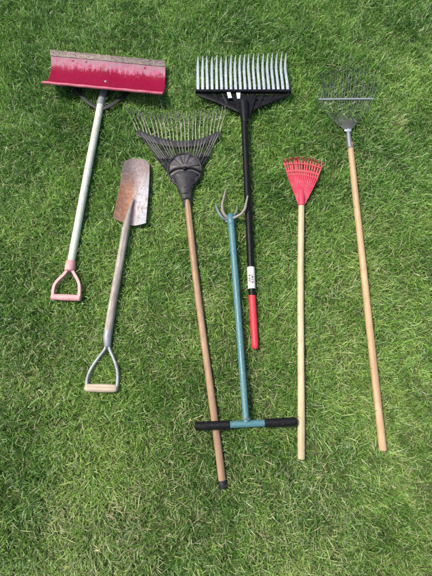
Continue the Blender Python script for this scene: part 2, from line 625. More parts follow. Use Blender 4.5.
def sh(u, v, lift=0.0):
    p = lerp(lerp(RL, RR, u), lerp(EL, ER, u), v)
    z = -SAG * 4 * v * (1 - v) * (1.0 + 0.06 * math.sin(9 * u + 1) + 0.03 * math.sin(23 * u))
    p = p + Vector((0, 0, z))
    e = 0.01
    return p, lift


def sh_n(u, v, lift=0.0):
    p, _ = sh(u, v)
    du = (sh(min(u + 0.01, 1), v)[0] - sh(max(u - 0.01, 0), v)[0])
    dv = (sh(u, min(v + 0.01, 1))[0] - sh(u, max(v - 0.01, 0))[0])
    n_ = du.cross(dv).normalized()
    return p + n_ * lift, n_


mb = MB()
mb.sheet(lambda u, v: sh_n(u, v), 56, 18, 0.003)
blade = mb.build('blade', M['blade_paint'], root, base)
mb = MB()
mb.sheet(lambda u, v: sh_n(-0.002 + u * 1.004, 0.90 + 0.105 * v, 0.0025 + 0.0006 * math.sin(40 * u)), 56, 4, 0.0045)
mb.build('cutting_edge', M['strip'], blade, base)
mb = MB()
pts = [lerp(RL, RR, i / 30) + Vector((0, 0, 0.002 * math.sin(i * 1.3) * 0.4)) for i in range(31)]
pts[0] = pts[0] + (RL - RR).normalized() * 0.006
mb.rod(pts, 0.0062, 10)
mb.build('rolled_rim', M['rim_pink'], blade, base)
for u in (0.195, 0.31, 0.82):
    p, n_ = sh_n(u, 0.845, 0.0005)
    mb = MB()
    mb.dome(p, 0.0045, 0.0022)
    mb.build('rivet', M['rivet'], blade, base)
p, n_ = sh_n(0.49, 0.36, 0.0005)
mb = MB()
mb.dome(p, 0.006, 0.003)
mb.build('bolt', M['steel'], blade, base)
for k in range(12):
    for j in range(6):
        p = sh(k / 11, j / 5)[0]
        q = sh(min((k + 1) / 11, 1), j / 5)[0]
        press(p, q, 0.022, 0.022)
# handle, ferrule
hA, hF, hB = P(106.5, 80, 0.030), P(101.2, 102, 0.045), P(70.8, 263, 0.042)
r_ = M_PX(hB) * 4.1
mb = MB()
stick(mb, hF, hB, r_ * 1.02, r_, 24, 0.0015, 1)
mb.build('handle', M['mint'], root, base)
mb = MB()
mb.rod([P(105, 86, 0.038), lerp(P(105, 86, 0.038), hF, 0.5), P(100.3, 106, 0.045)], [0.0135, 0.0155, r_ * 1.12], 16)
mb.build('ferrule', M['steel'], root, base)
press(P(105, 86, 0.04), hF, 0.015, 0.015)
for pts in ([P(72, 84, 0.03), P(79, 93, 0.044), P(88, 102, 0.05), P(99, 109, 0.048)],
            [P(130, 90, 0.03), P(121, 98, 0.044), P(111, 105, 0.05), P(100.5, 109.5, 0.048)]):
    mb = MB()
    mb.strip(bez(pts, 5), 0.017, 0.005)
    mb.build('brace', M['dark_strap'], root, base)
    for a, b in zip(pts, pts[1:]):
        press(a, b, 0.008, 0.008)
# D grip
gz = 0.042
mb = MB()
mb.rod([P(71.2, 260.5, gz), P(70.3, 266, gz), P(69.6, 271.5, gz)], [r_ * 1.1, r_ * 1.22, r_ * 1.25], 16)
grip = mb.build('grip_socket', M['pink'], root, base)
for pts in ([P(69.2, 268, gz), P(64.5, 274.5, gz), P(57, 282, gz), P(54, 288, gz), P(53, 297, gz)],
            [P(70.8, 268, gz), P(74.5, 274, gz), P(78.7, 282, gz), P(79.8, 289, gz), P(79.3, 298, gz)]):
    c_ = bez(pts, 5)
    mb = MB()
    mb.sweep(c_, [(-1, -1), (1, -1), (1.1, 0), (1, 1), (-1, 1), (-1.1, 0)], [(0.0052, 0.0085)] * len(c_))
    mb.build('grip_arm', M['pink'], grip, base)
    for a, b in zip(pts, pts[1:]):
        press(a, b, 0.006, 0.006)
mb = MB()
a, b = P(51.3, 296.8, gz), P(80.6, 298.2, gz)
mb.rod([a, lerp(a, b, 0.25), lerp(a, b, 0.5), lerp(a, b, 0.75), b], [0.0115, 0.0125, 0.013, 0.0125, 0.0115], 14)
mb.build('grip_bar', M['pink'], grip, base)
press(a, b, 0.0125, 0.0125)

# ================================================================== 2  drain spade
base = P(126, 225, 0.0)
root = thing('drain_spade', 'narrow rusty drain spade with grey weathered handle and steel Y grip', 'spade', base)
left = [P(113.2, 217.5, 0.055), P(117, 200, 0.053), P(120.2, 184, 0.050), P(122.2, 171, 0.047), P(124.5, 159.5, 0.044)]
right = [P(145.8, 223.0, 0.055), P(147.3, 205, 0.053), P(148.6, 187, 0.050), P(149.5, 174, 0.047), P(149.6, 162.0, 0.044)]
Lc, Rc = bez(left, 5), bez(right, 5)
NV = len(Lc) - 1


def sp(u, v):
    x = v * NV
    i = min(int(x), NV - 1)
    t = x - i
    a, b = lerp(Lc[i], Lc[i + 1], t), lerp(Rc[i], Rc[i + 1], t)
    p = lerp(a, b, u)
    dirv = (Lc[-1] - Lc[0]).normalized()
    e = 2 * u - 1
    p = p + dirv * (0.022 * (1 - e * e) * v ** 6 - 0.012 * abs(e) ** 6 * v ** 6)   # rounded tip
    p = p - dirv * (0.016 * (1 - abs(e)) * (1 - v) ** 8)                             # shoulders drop to the socket
    p.z += -0.020 * (1 - e * e)                                                     # trough
    rid = math.exp(-(e / 0.13) ** 2) * max(0.0, 1 - v / 0.40)
    p.z += 0.013 * rid
    p.z += 0.0012 * math.sin(7 * u + 11 * v)
    return p


def sp_n(u, v):
    du = sp(min(u + 0.01, 1), v) - sp(max(u - 0.01, 0), v)
    dv = sp(u, min(v + 0.01, 1)) - sp(u, max(v - 0.01, 0))
    return sp(u, v), du.cross(dv).normalized()


mb = MB()
mb.sheet(sp_n, 30, 40, 0.0028)
blade = mb.build('blade', M['spade'], root, base)
for k in range(9):
    for j in range(5):
        press(sp(j / 4, k / 9), sp(j / 4, (k + 1) / 9), 0.02, 0.02)
z0 = 0.048
hA, hB = P(127.3, 217, z0), P(107.9, 334, 0.038)
mb = MB()
mb.rod([P(133.6, 198, 0.044), P(131, 206, 0.047), P(128.8, 214, 0.05), P(126.6, 224, 0.050), P(125.4, 231, 0.049)],
       [0.002, 0.0055, 0.0095, 0.0140, 0.0160], 14, flat=0.8)
mb.build('socket', M['rust_tine'], root, base)
mb = MB()
stick(mb, P(125.8, 228, 0.048), hB, M_PX(hB) * 4.3, M_PX(hB) * 4.5, 24, 0.002, 2)
mb.build('handle', M['grey_wood'], root, base)
gz = 0.038
mb = MB()
mb.rod([P(108.6, 330, gz), P(107.5, 337, gz), P(107.6, 347, gz)], [0.0165, 0.0165, 0.013], 14)
grip = mb.build('grip_socket', M['steel'], root, base)
press(P(108.6, 330, gz), P(107.6, 350, gz), 0.015, 0.015)
for pts in ([P(106.4, 338, gz), P(105.4, 348, gz), P(99, 357, gz), P(91.5, 368, gz), P(87.2, 379, gz), P(87.0, 389, gz)],
            [P(109.2, 338, gz), P(109.3, 348, gz), P(113, 357, gz), P(116.8, 368, gz), P(117.8, 378, gz), P(116.6, 389.5, gz)]):
    c_ = bez(pts, 6)
    mb = MB()
    mb.rod(c_, 0.0062, 10)
    mb.build('grip_arm', M['steel'], grip, base)
    for a, b in zip(pts, pts[1:]):
        press(a, b, 0.006, 0.006)
a, b = P(85.2, 387.6, gz), P(117.2, 388.6, gz)
mb = MB()
mb.rod([a, lerp(a, b, .1), lerp(a, b, 0.3), lerp(a, b, 0.5), lerp(a, b, 0.7), lerp(a, b, .9), b],
       [0.0125, 0.0145, 0.0155, 0.016, 0.0155, 0.0145, 0.0125], 16)
mb.build('grip_bar', M['grip_wood'], grip, base)
press(a, b, 0.016, 0.016)

# ================================================================== 3  big leaf rake
base = P(187, 190, 0.0)
root = thing('leaf_rake', 'wide black fan leaf rake with many bent tines and brown wooden handle', 'rake', base)
hA, hB = P(187.2, 200, 0.040), P(223.2, 489, 0.030)
mb = MB()
stick(mb, hA, P(222.2, 481, 0.030), M_PX(hA) * 3.4, M_PX(hB) * 4.3, 26, 0.006, 3)
hd = mb.build('handle', M['leaf_handle'], root, base)
mb = MB()
mb.rod([P(222.1, 480.5, 0.030), P(222.7, 485, 0.030), hB], [M_PX(hB) * 4.06, M_PX(hB) * 4.0, M_PX(hB) * 3.4], 14)
mb.build('handle_tip', M['black_plastic'], hd, base)
press(P(222, 481, .03), hB, .014, .014)
# socket
mb = MB()
cs = [P(184.0, 181, 0.047), P(185.5, 190, 0.047), P(186.6, 197, 0.045), P(187.9, 207.5, 0.041)]
mb.rod([P(184.6, 173.5, 0.050), P(184.9, 178.5, 0.052)] + cs[1:], [0.060, 0.050, 0.030, 0.0215, 0.0175], 20, flat=0.42)
sk = mb.build('socket', M['black_plastic'], root, base)
for t in (0.30, 0.5, 0.7):
    p = lerp(cs[0], cs[-1], t)
    d = (cs[-1] - cs[0]).normalized()
    s = d.cross(Vector((0, 0, 1)))
    mb = MB()
    wid = 0.027 - 0.008 * t
    mb.rod([p - s * wid + Vector((0, 0, 0.004)), p + Vector((0, 0, 0.014)), p + s * wid + Vector((0, 0, 0.004))], 0.004, 8)
    mb.build('collar_ridge', M['black_plastic'], sk, base)
press(cs[0], cs[-1], 0.026, 0.016)
# hub plate (fan sector)
apex = P(185.3, 196, 0.042)
fl, fr = P(154.5, 156.0, 0.038), P(210.3, 153.5, 0.040)
fm = P(182.5, 156.5, 0.040)


def arc3(a, m, b, t):
    return a * ((1 - t) * (1 - 2 * t)) + m * (4 * t * (1 - t)) + b * (t * (2 * t - 1))


def fan(u, v):
    p = lerp(apex, arc3(fl, fm, fr, u), 0.22 + 0.78 * v)
    p = p.copy()
    p.z += 0.005 * math.cos(u * 24 * math.pi) * v + 0.006 * math.sin(math.pi * v)
    return p


def fan_n(u, v):
    du = fan(min(u + 0.01, 1), v) - fan(max(u - 0.01, 0), v)
    dv = fan(u, min(v + 0.01, 1)) - fan(u, max(v - 0.01, 0))
    return fan(u, v), du.cross(dv).normalized()


mb = MB()
mb.sheet(fan_n, 96, 8, 0.003)
plate = mb.build('fan_plate', M['black_plastic'], root, base)
for k in range(9):
    press(apex, arc3(fl, fm, fr, k / 8), 0.004, 0.012)
# round hub on the plate
hc = P(184.6, 169.5, 0.056)
hr = M_PX(hc) * 16.5


def disc(u, v):
    a = -2 * math.pi * u
    rr = hr * max(v, 0.02)
    p = hc + Vector((math.cos(a) * rr, math.sin(a) * rr * 1.12, 0.010 * (1 - v ** 2) - 0.004 * v ** 8))
    p.z += 0.0028 * math.cos(a * 9) * (v if v < 0.96 else 0)
    return p


mb = MB()
mb.sheet(lambda u, v: (disc(u, v), Vector((0, 0, 1))), 72, 10, 0.012)
hub = mb.build('round_hub', M['hub_plastic'], root, base, angle=60)
mb = MB()
ring = [hc + Vector((math.cos(a) * hr, math.sin(a) * hr * 1.12, -0.001)) for a in [2 * math.pi * k / 40 for k in range(41)]]
mb.rod(ring, 0.0042, 8, round_ends=False)
mb.build('hub_ring', M['black_plastic'], hub, base)
for k, ang in enumerate((18, 44, 70, 90, 110, 136, 162, 212, 240, 262, 278, 300, 328)):
    dv = Vector((math.cos(R(ang)), math.sin(R(ang)) * 1.12, 0))
    mb = MB()
    mb.strip([hc + dv * hr * q + Vector((0, 0, 0.010 * (1 - q * q) + 0.0005)) for q in (0.3, 0.5, 0.75, 0.96)], [0.002, 0.0026, 0.003, 0.0036], 0.0026)
    mb.build('hub_rib', M['black_plastic'], hub, base)
for pts in ([P(168.5, 172.5, 0.064), P(175, 168.8, 0.067), P(183.2, 167.6, 0.070)],
            [P(201, 171.5, 0.064), P(194, 168.6, 0.067), P(186.2, 167.6, 0.070)]):
    mb = MB()
    mb.strip(bez(pts, 4), 0.0085, 0.006)
    mb.build('spring_arm', M['black'], hub, base)
mb = MB()
mb.dome(P(184.7, 168.2, 0.071), 0.009, 0.005, 12)
mb.build('wing_nut', M['black'], hub, base)
# tines
bl, bm, br = P(139, 133.5, 0.038), P(180, 144.5, 0.040), P(218.5, 135.0, 0.040)
tl, tm, tr = P(131.0, 119.5, 0.019), P(178, 123.5, 0.019), P(223.5, 117, 0.019)
NT = 24
for k in range(NT):
    t = k / (NT - 1)
    j = rng.normal(0, 0.0022)
    a = arc3(fl, fm, fr, 0.02 + 0.96 * t)
    a = lerp(apex, a, 0.93)
    b = arc3(bl, bm, br, t)
    c_ = arc3(tl, tm, tr, t) + Vector((j, rng.normal(0, 0.005), 0))
    out = (c_ - a).normalized()
    hgt = 0.046 + rng.normal(0, 0.006)
    pts = bez([a + Vector((0, 0, 0.003)), lerp(a, b, 0.5), b + Vector((0, 0, 0.0065)), b + (b - a).normalized() * 0.016], 3)
    mb = MB()
    mb.strip(pts, 0.0050, 0.0026)
    ti = mb.build('tine', M['tine_dirty'] if k % 5 else M['black_plastic'], root, base)
    tip = bez([pts[-1] + Vector((0, 0, 0.0005)), lerp(b, c_, 0.55) + Vector((rng.normal(0, .001), 0, 0.0)), c_ - out * 0.003, c_ + out * 0.010 + Vector((0, 0, 0.008)), c_ + out * 0.020 + Vector((rng.normal(0, .002), 0, hgt * 0.6)), c_ + out * 0.024 + Vector((rng.normal(0, .004), 0, hgt))], 3)
    mb = MB()
    mb.strip(tip, [0.0034] * 7 + [0.0048] * (len(tip) - 8) + [0.0035], 0.0026, up=(Vector((0, 0, 1)) - out * 0.8).normalized())
    mb.build('tine_tip', M['tip_dirty'], ti, base)
# spreader band
mb = MB()
pts = [arc3(bl, bm, br, -0.02 + 1.04 * k / 30) + Vector((0, 0, 0.003)) for k in range(31)]
mb.strip(pts, 0.030, 0.0035)
mb.build('spreader_band', M['black_plastic'], root, base)
for a, b in zip(pts[::3], pts[3::3]):
    press(a, b, 0.011, 0.011)

# ================================================================== 4  black thatch rake with silver tines
base = P(244, 105, 0.0)
root = thing('thatch_rake', 'black landscape rake with a row of silver tines and red end grip', 'rake', base)
tl_, tr_ = P(195.5, 90.3, 0.062), P(290.8, 90.3, 0.062)
mb = MB()
mb.strip([lerp(tl_, tr_, i / 12) for i in range(13)], 0.024, 0.016)
bar = mb.build('head_bar', M['black'], root, base, angle=25)
for k in range(20):
    t = k / 19
    x0 = 198.0 + (287.8 - 198.0) * t
    x1 = 198.2 + (286.6 - 198.2) * t + rng.normal(0, 0.3)
    y1 = 56.5 - 4.0 * t + rng.normal(0, 0.8)
    bow = -0.2 - 1.4 * t
    q = [P(x0, 89.5, 0.071), P(x0 + bow * 0.5, 82, 0.073), P(lerp(x0, x1, 0.55) + bow, 70, 0.073),
         P(lerp(x0, x1, 0.8) + bow * .8, 62, 0.064), P(x1, y1, 0.045)]
    c_ = bez(q, 4)
    n_ = len(c_)
    wd = []
    for i in range(n_):
        s = i / (n_ - 1)
        wd.append(0.0120 * (1 - 0.20 * s) if s < 0.55 else 0.01068 * (1 - ((s - 0.55) / 0.45) ** 1.5 * 0.72))
    mb = MB()
    mb.strip(c_, wd, 0.003)
    mb.build('tine', M['bright'], root, base, angle=25)
press(tl_, tr_, 0.012, 0.012)
for a, b in ((P(197.5, 93, 0.054), P(239.5, 110, 0.052)), (P(289, 93, 0.054), P(249.5, 109.5, 0.052))):
    s = 1 if b.x > a.x else -1
    m_ = lerp(a, b, 0.5) + Vector((0, 0.004, 0))
    mb = MB()
    mb.strip(bez([a, m_, b], 6), 0.026, 0.006)
    mb.build('brace', M['black'], root, base)
    press(a, m_, 0.01, 0.01)
    press(m_, b, 0.01, 0.01)
a, b = P(208, 98.0, 0.051), P(279, 97.5, 0.051)
mb = MB()
mb.strip([lerp(a, b, i / 10) for i in range(11)], 0.024, 0.008)
mb.build('rear_bar', M['black'], root, base)
press(a, b, 0.013, 0.013)
a, b = P(221, 103.5, 0.050), P(268, 102.5, 0.050)
mb = MB()
mb.strip([lerp(a, b, i / 10) for i in range(11)], 0.018, 0.007)
mb.build('rear_bar', M['black'], root, base)
press(a, b, 0.010, 0.010)
for k in range(7):
    x = 212 + k * 10.4
    mb = MB()
    mb.strip([P(x, 91.5, 0.056), P(x + 0.12 * (244 - x), 97.5, 0.055), P(x + 0.25 * (244 - x), 104, 0.053)], 0.013 + 0.004 * (k % 2), 0.005)
    mb.build('web', M['black'], root, base)
# centre plate
cp = [P(231, 96, 0.057), P(256.5, 95.5, 0.057), P(254, 104, 0.060), P(249.6, 118, 0.058), P(241.6, 118.5, 0.058), P(235.5, 105, 0.060)]
mb = MB()
top = [p + Vector((0, 0, 0.004)) for p in cp]
n6 = len(cp)
mb.add(cp + top, [tuple(range(n6, 2 * n6))[::-1], tuple(range(n6))] + [(i, (i + 1) % n6, (i + 1) % n6 + n6, i + n6) for i in range(n6)],
       [[(0, 0)] * n6, [(0, 0)] * n6] + [[(0, 0)] * 4] * n6)
pl = mb.build('centre_plate', M['black'], root, base, smooth=False)
press(cp[0], cp[3], 0.015, 0.012)
press(cp[1], cp[4], 0.015, 0.012)
for (x, y) in ((244.2, 107.6), (245, 117.6)):
    mb = MB()
    mb.dome(P(x, y, 0.075), 0.0045, 0.004)
    mb.build('bolt', M['bright'], pl, base)
for pts in ([(226.6, 91.8), (230.2, 91.5), (232.0, 98.0), (228.2, 98.2)], [(236.2, 92.8), (240.4, 92.8), (240.0, 98.6), (237.2, 98.8)]):
    q = [P(x, y, 0.0635) for x, y in pts]
    tq = [p + Vector((0, 0, 0.001)) for p in q]
    mb = MB()
    mb.add(q + tq, [(4, 7, 6, 5)[::-1], (0, 3, 2, 1)] + [(i, (i + 1) % 4, (i + 1) % 4 + 4, i + 4) for i in range(4)], [[(0, 0), (1, 0), (1, 1), (0, 1)]] * 6)
    mb.build('sticker', M['white'], root, base, smooth=False)
# handle
hz = 0.042
hA, hB = P(243.6, 104, 0.066), P(250.7, 268, hz)
mb = MB()
stick(mb, P(243.6, 103, 0.066), P(252.1, 297, hz), M_PX(hA) * 3.5, M_PX(hB) * 3.7, 24, 0.0008, 4)
hd = mb.build('handle', M['black'], root, base)
mb = MB()
mb.rod([P(243.7, 101.5, 0.066), P(244.2, 112, 0.065), P(245, 124, 0.063)], [0.021, 0.020, 0.0165], 16)
mb.build('socket', M['black'], root, base)
mb = MB()
h0, h1 = P(243.6, 103, 0.066), P(252.1, 297, hz)
a, b = lerp(h0, h1, 0.862), lerp(h0, h1, 0.963)
mb.rod([a, lerp(a, b, 0.5), b], M_PX(hB) * 3.7 * 0.92 + 0.0016, 18, round_ends=False)
mb.build('paper_label', M['label'], hd, base)
mb = MB()
a, b = P(251.9, 294.5, hz), P(255.2, 349, 0.038)
mb.rod([a, lerp(a, b, 0.03), lerp(a, b, 0.35), lerp(a, b, 0.7), lerp(a, b, 0.93), b], [0.0132, 0.0140, 0.0140, 0.0139, 0.0137, 0.0115], 18)
mb.build('end_grip', M['red_grip'], root, base)
press(a, b, 0.0155, 0.015)

# ================================================================== 5  teal twist cultivator
base = P(231, 219, 0.0)
root = thing('claw_cultivator', 'teal metal claw cultivator with twisted rusty tines and black gripped T handle', 'cultivator', base)
hA, hB = P(230.8, 219, 0.052), P(246.3, 423, 0.066)
mb = MB()
stick(mb, hA, hB, M_PX(hA) * 3.6, M_PX(hB) * 3.6, 22, 0.001, 6, pr=False)
press(hA, hB, 0.012, 0.012)
mb.build('shaft', M['teal'], root, base)
mb = MB()
mb.rod([P(230.4, 214.5, 0.052), P(230.8, 220.5, 0.052), P(231.2, 226, 0.053)], [0.0135, 0.0165, 0.0145], 16)
hub = mb.build('head_hub', M['teal'], root, base)
mb = MB()
mb.strip([P(225.5, 221.5, 0.048), P(231, 218.5, 0.060), P(237, 216.5, 0.055)], 0.012, 0.007)
mb.build('hub_lug', M['teal'], hub, base)
T_l, T_r = P(195, 426.2, 0.066), P(296.3, 421.6, 0.060)
mb = MB()
mb.rod([lerp(T_l, T_r, 0.33), lerp(T_l, T_r, 0.5), lerp(T_l, T_r, 0.69)], 0.0122, 16)
cb = mb.build('cross_tube', M['teal'], root, base)
mb = MB()
wj = lerp(hA, hB, 0.985)
mb.rod([wj + Vector((math.cos(2 * math.pi * k / 14) * 0.0145, 0.001 + 0.0015 * (k % 2), math.sin(2 * math.pi * k / 14) * 0.0145)) for k in range(15)], [0.0024 + 0.0006 * (k % 3) for k in range(15)], 7, round_ends=False, fixed_up=False)
mb.build('weld_bead', M['dull_teal'], cb, base)
for t0, t1 in ((0.0, 0.345), (0.685, 1.0)):
    a, b = lerp(T_l, T_r, t0), lerp(T_l, T_r, t1)
    mb = MB()
    n_ = 12
    mb.rod([lerp(a, b, i / n_) for i in range(n_ + 1)], [0.0148 + 0.0004 * (i % 2) for i in range(n_ + 1)], 18)
    mb.build('rubber_grip', M['rubber'], cb, base)
press(T_l, T_r, 0.014, 0.014)
claws = [
    ([P(229, 219, 0.052), P(226.5, 217, 0.06), P(223.2, 212.5, 0.066), P(222.2, 205, 0.062), P(224.0, 197, 0.050), P(225.8, 189, 0.042)], 'rust_tine'),
    ([P(232, 218.5, 0.056), P(236, 217, 0.066), P(241.5, 213.8, 0.076), P(244.8, 209, 0.080), P(246.2, 203, 0.078), P(247.8, 196, 0.072)], 'rust_tine'),
    ([P(231.5, 217, 0.050), P(234, 215, 0.046), P(236.6, 211.5, 0.044), P(237.2, 205.5, 0.042)], 'dull_steel'),
    ([P(229, 219.5, 0.050), P(224, 219, 0.055), P(220.0, 214.5, 0.060), P(217.2, 209, 0.056), P(215.3, 203.5, 0.048)], 'dull_teal'),
]
for q, mm in claws:
    c_ = bez(q, 5)
    mb = MB()
    n_ = len(c_) - 1
    mb.rod(c_, [0.0060 - 0.0026 * max(0, (i / n_ - 0.5) * 2) ** 1.5 for i in range(n_ + 1)], 9, fixed_up=False)
    o = mb.build('tine', M[mm], root, base)
    if mm == 'dull_teal':
        o['label'] = 'tine with worn teal paint'
mb = MB()
mb.rod(bez([P(229, 218, 0.05), P(225, 214.5, 0.052), P(221.5, 211, 0.05)], 4), [0.005] * 9, 8)
mb.build('tine_brace', M['teal'], hub, base)

# ================================================================== 6  small red shrub rake
base = P(301, 200, 0.0)
root = thing('shrub_rake', 'small red plastic fan rake with long pale wooden handle', 'rake', base)
hz = 0.036
hA, hB = P(301.4, 197, 0.045), P(301.2, 459.5, hz)
mb = MB()
stick(mb, P(301.4, 203, 0.044), hB, M_PX(hA) * 3.3, M_PX(hB) * 4.1, 26, 0.004, 8)
hd = mb.build('handle', M['red_handle'], root, base)
apex = P(301.3, 204, 0.046)
al, am, ar = P(287.5, 175.0, 0.046), P(302, 174.5, 0.047), P(318.0, 178.0, 0.046)


def fan(u, v):
    e = arc3(al, am, ar, u)
    s = (al - apex).length
    p = lerp(apex + (e - am) * 0.22, e, v)
    p = p.copy()
    p.z += 0.003 * math.cos(u * 15 * 2 * math.pi) * v ** 1.5 + 0.010 * (1 - (2 * u - 1) ** 2) * (1 - v) * v * 2
    return p


mb = MB()
mb.sheet(fan_n, 90, 8, 0.003)
plate = mb.build('fan_plate', M['red_plastic'], root, base)
mb = MB()
mb.rod([P(301.5, 188, 0.047), P(301.4, 196, 0.047), P(301.3, 206, 0.045)], [0.006, 0.0145, 0.0150], 14)
mb.build('socket', M['red_plastic'], plate, base)
for k in range(7):
    press(apex, arc3(al, am, ar, k / 6), 0.012, 0.008)
tl, tm, tr = P(284.0, 161.5, 0.046), P(302, 159.8, 0.046), P(322.0, 164.5, 0.046)
for k in range(15):
    t = k / 14
    a = arc3(al, am, ar, 0.02 + 0.96 * t)
    a = lerp(apex, a, 0.96)
    b = arc3(tl, tm, tr, t) + Vector((rng.normal(0, 0.0015), rng.normal(0, 0.002), 0))
    out = (b - a).normalized()
    mb = MB()
    mb.strip([a, lerp(a, b, 0.5), b - out * 0.012, b - out * 0.003 + Vector((0, 0, 0.002)), b + Vector((0, 0, 0.012)), b - out * 0.002 + Vector((0, 0, 0.022))],
             [0.0074, 0.0066, 0.0060, 0.0058, 0.0056, 0.0040], 0.003, up=(Vector((0, 0, 1)) - out * 0.6).normalized())
    mb.build('tine', M['red_tine'], root, base)
for dt, wd in ((0.22, 0.010), (0.72, 0.006)):
    pts = [lerp(arc3(al, am, ar, k / 20), arc3(tl, tm, tr, k / 20), dt) + Vector((0, 0, 0.002)) for k in range(21)]
    mb = MB()
    mb.strip(pts, wd, 0.004)
    mb.build('spreader_band', M['red_tine'], root, base)
pts = [arc3(tl, tm, tr, k / 6) for k in range(7)]
for a, b in zip(pts, pts[1:]):
    press(a, b, 0.008, 0.008)
    press(a - Vector((0, .02, 0)), b - Vector((0, .02, 0)), 0.010, 0.010)

# ================================================================== 7  grey wire rake
base = P(348, 128, 0.0)
root = thing('wire_rake', 'grey wire lawn rake sunk in the grass with long tan wooden handle', 'rake', base)
pts = [P(349.9, 143, 0.043), P(356.0, 200, 0.040), P(361.6, 252, 0.037), P(371.4, 345, 0.036), P(383.0, 451, 0.034)]
c_ = bez(pts, 7)
n_ = len(c_) - 1
mb = MB()
mb.rod(c_, [lerp(M_PX(pts[0]) * 2.9, M_PX(pts[-1]) * 3.95, i / n_) for i in range(n_ + 1)], 16)
mb.build('handle', M['wire_handle'], root, base)
for a, b in zip(pts, pts[1:]):
    press(a, b, 0.013, 0.014)
mb = MB()
mb.rod([P(348.0, 129, 0.046), P(348.8, 138, 0.045), P(350.2, 149, 0.044)], [0.0085, 0.0105, 0.0135], 14)
fer = mb.build('ferrule', M['dull_steel'], root, base)
press(P(348, 126, .046), P(350, 149, .044), .013, .014)
mb = MB()
mb.strip([P(344.6, 130.0, 0.052), P(347.8, 130.8, 0.054), P(351.0, 129.9, 0.052)], 0.012, 0.004)
mb.build('tine_clamp', M['bright'], root, base)
cl, cr = P(318.5, 99.8, 0.033), P(373.0, 99.3, 0.033)
el, em, er = P(320.5, 81, 0.016), P(348, 74, 0.016), P(379, 79, 0.016)
NW = 22
for k in range(NW):
    t = k / (NW - 1)
    a = P(344.2 + 7.2 * t, 129.5 - 1.5 * math.sin(math.pi * t), 0.044)
    b = lerp(cl, cr, t)
    e = arc3(el, em, er, t) + Vector((rng.normal(0, 0.004), rng.normal(0, 0.006), 0))
    out = (e - b).normalized()
    s = abs(2 * t - 1)
    m_ = lerp(a, b, 0.55) + Vector((0, -0.006 * s, -0.011))
    c_ = bez([a, m_, b, lerp(b, e, 0.55), e, e + out * 0.014 + Vector((0, 0, 0.005)), e + out * 0.017 + Vector((0, 0, 0.024))], 3)
    mb = MB()
    mb.strip(c_, [0.0017 + 0.0015 * min(1, i / 5) for i in range(len(c_))], 0.0018)
    mb.build('tine', M['wire'], root, base)
mb = MB()
mb.strip([lerp(cl, cr, i / 14) + Vector((0, 0, 0.004)) for i in range(15)], 0.0085, 0.003)
mb.build('cross_bar', M['cross_steel'], root, base)
press(cl, cr, 0.006, 0.006)
for k in range(5):
    press(P(348, 128, .044), lerp(P(348, 128, .044), lerp(cl, cr, 0.1 + 0.2 * k), 0.45), 0.006, 0.004)


# ================================================================== grass
def vnoise(x, y, cell, seed):
    r = np.random.default_rng(seed)
    g = r.random((256, 256)).astype(np.float32)
    fx, fy = x / cell + 100.3, y / cell + 57.7
    ix, iy = np.floor(fx).astype(int), np.floor(fy).astype(int)
    tx, ty = fx - ix, fy - iy
    tx, ty = tx * tx * (3 - 2 * tx), ty * ty * (3 - 2 * ty)
    a = g[ix % 256, iy % 256]
    b = g[(ix + 1) % 256, iy % 256]
    c = g[ix % 256, (iy + 1) % 256]
    d = g[(ix + 1) % 256, (iy + 1) % 256]
    return (a * (1 - tx) + b * tx) * (1 - ty) + (c * (1 - tx) + d * tx) * ty


def half_width(y):
    return 0.80 + 0.29 * (y + 0.57) / 2.44


def field(n, dens_in):
    """root positions: tufts and singles, dense where the lawn is seen from near, thinner further round"""
    x = rng.uniform(-1.65, 1.65, n)
    y = rng.uniform(-1.1, 2.45, n)
    near = (np.abs(x) < half_width(y) + 0.06) & (y > -0.64) & (y < 2.02)
    keep = near | (rng.random(n) < 0.38)
    return x[keep], y[keep]


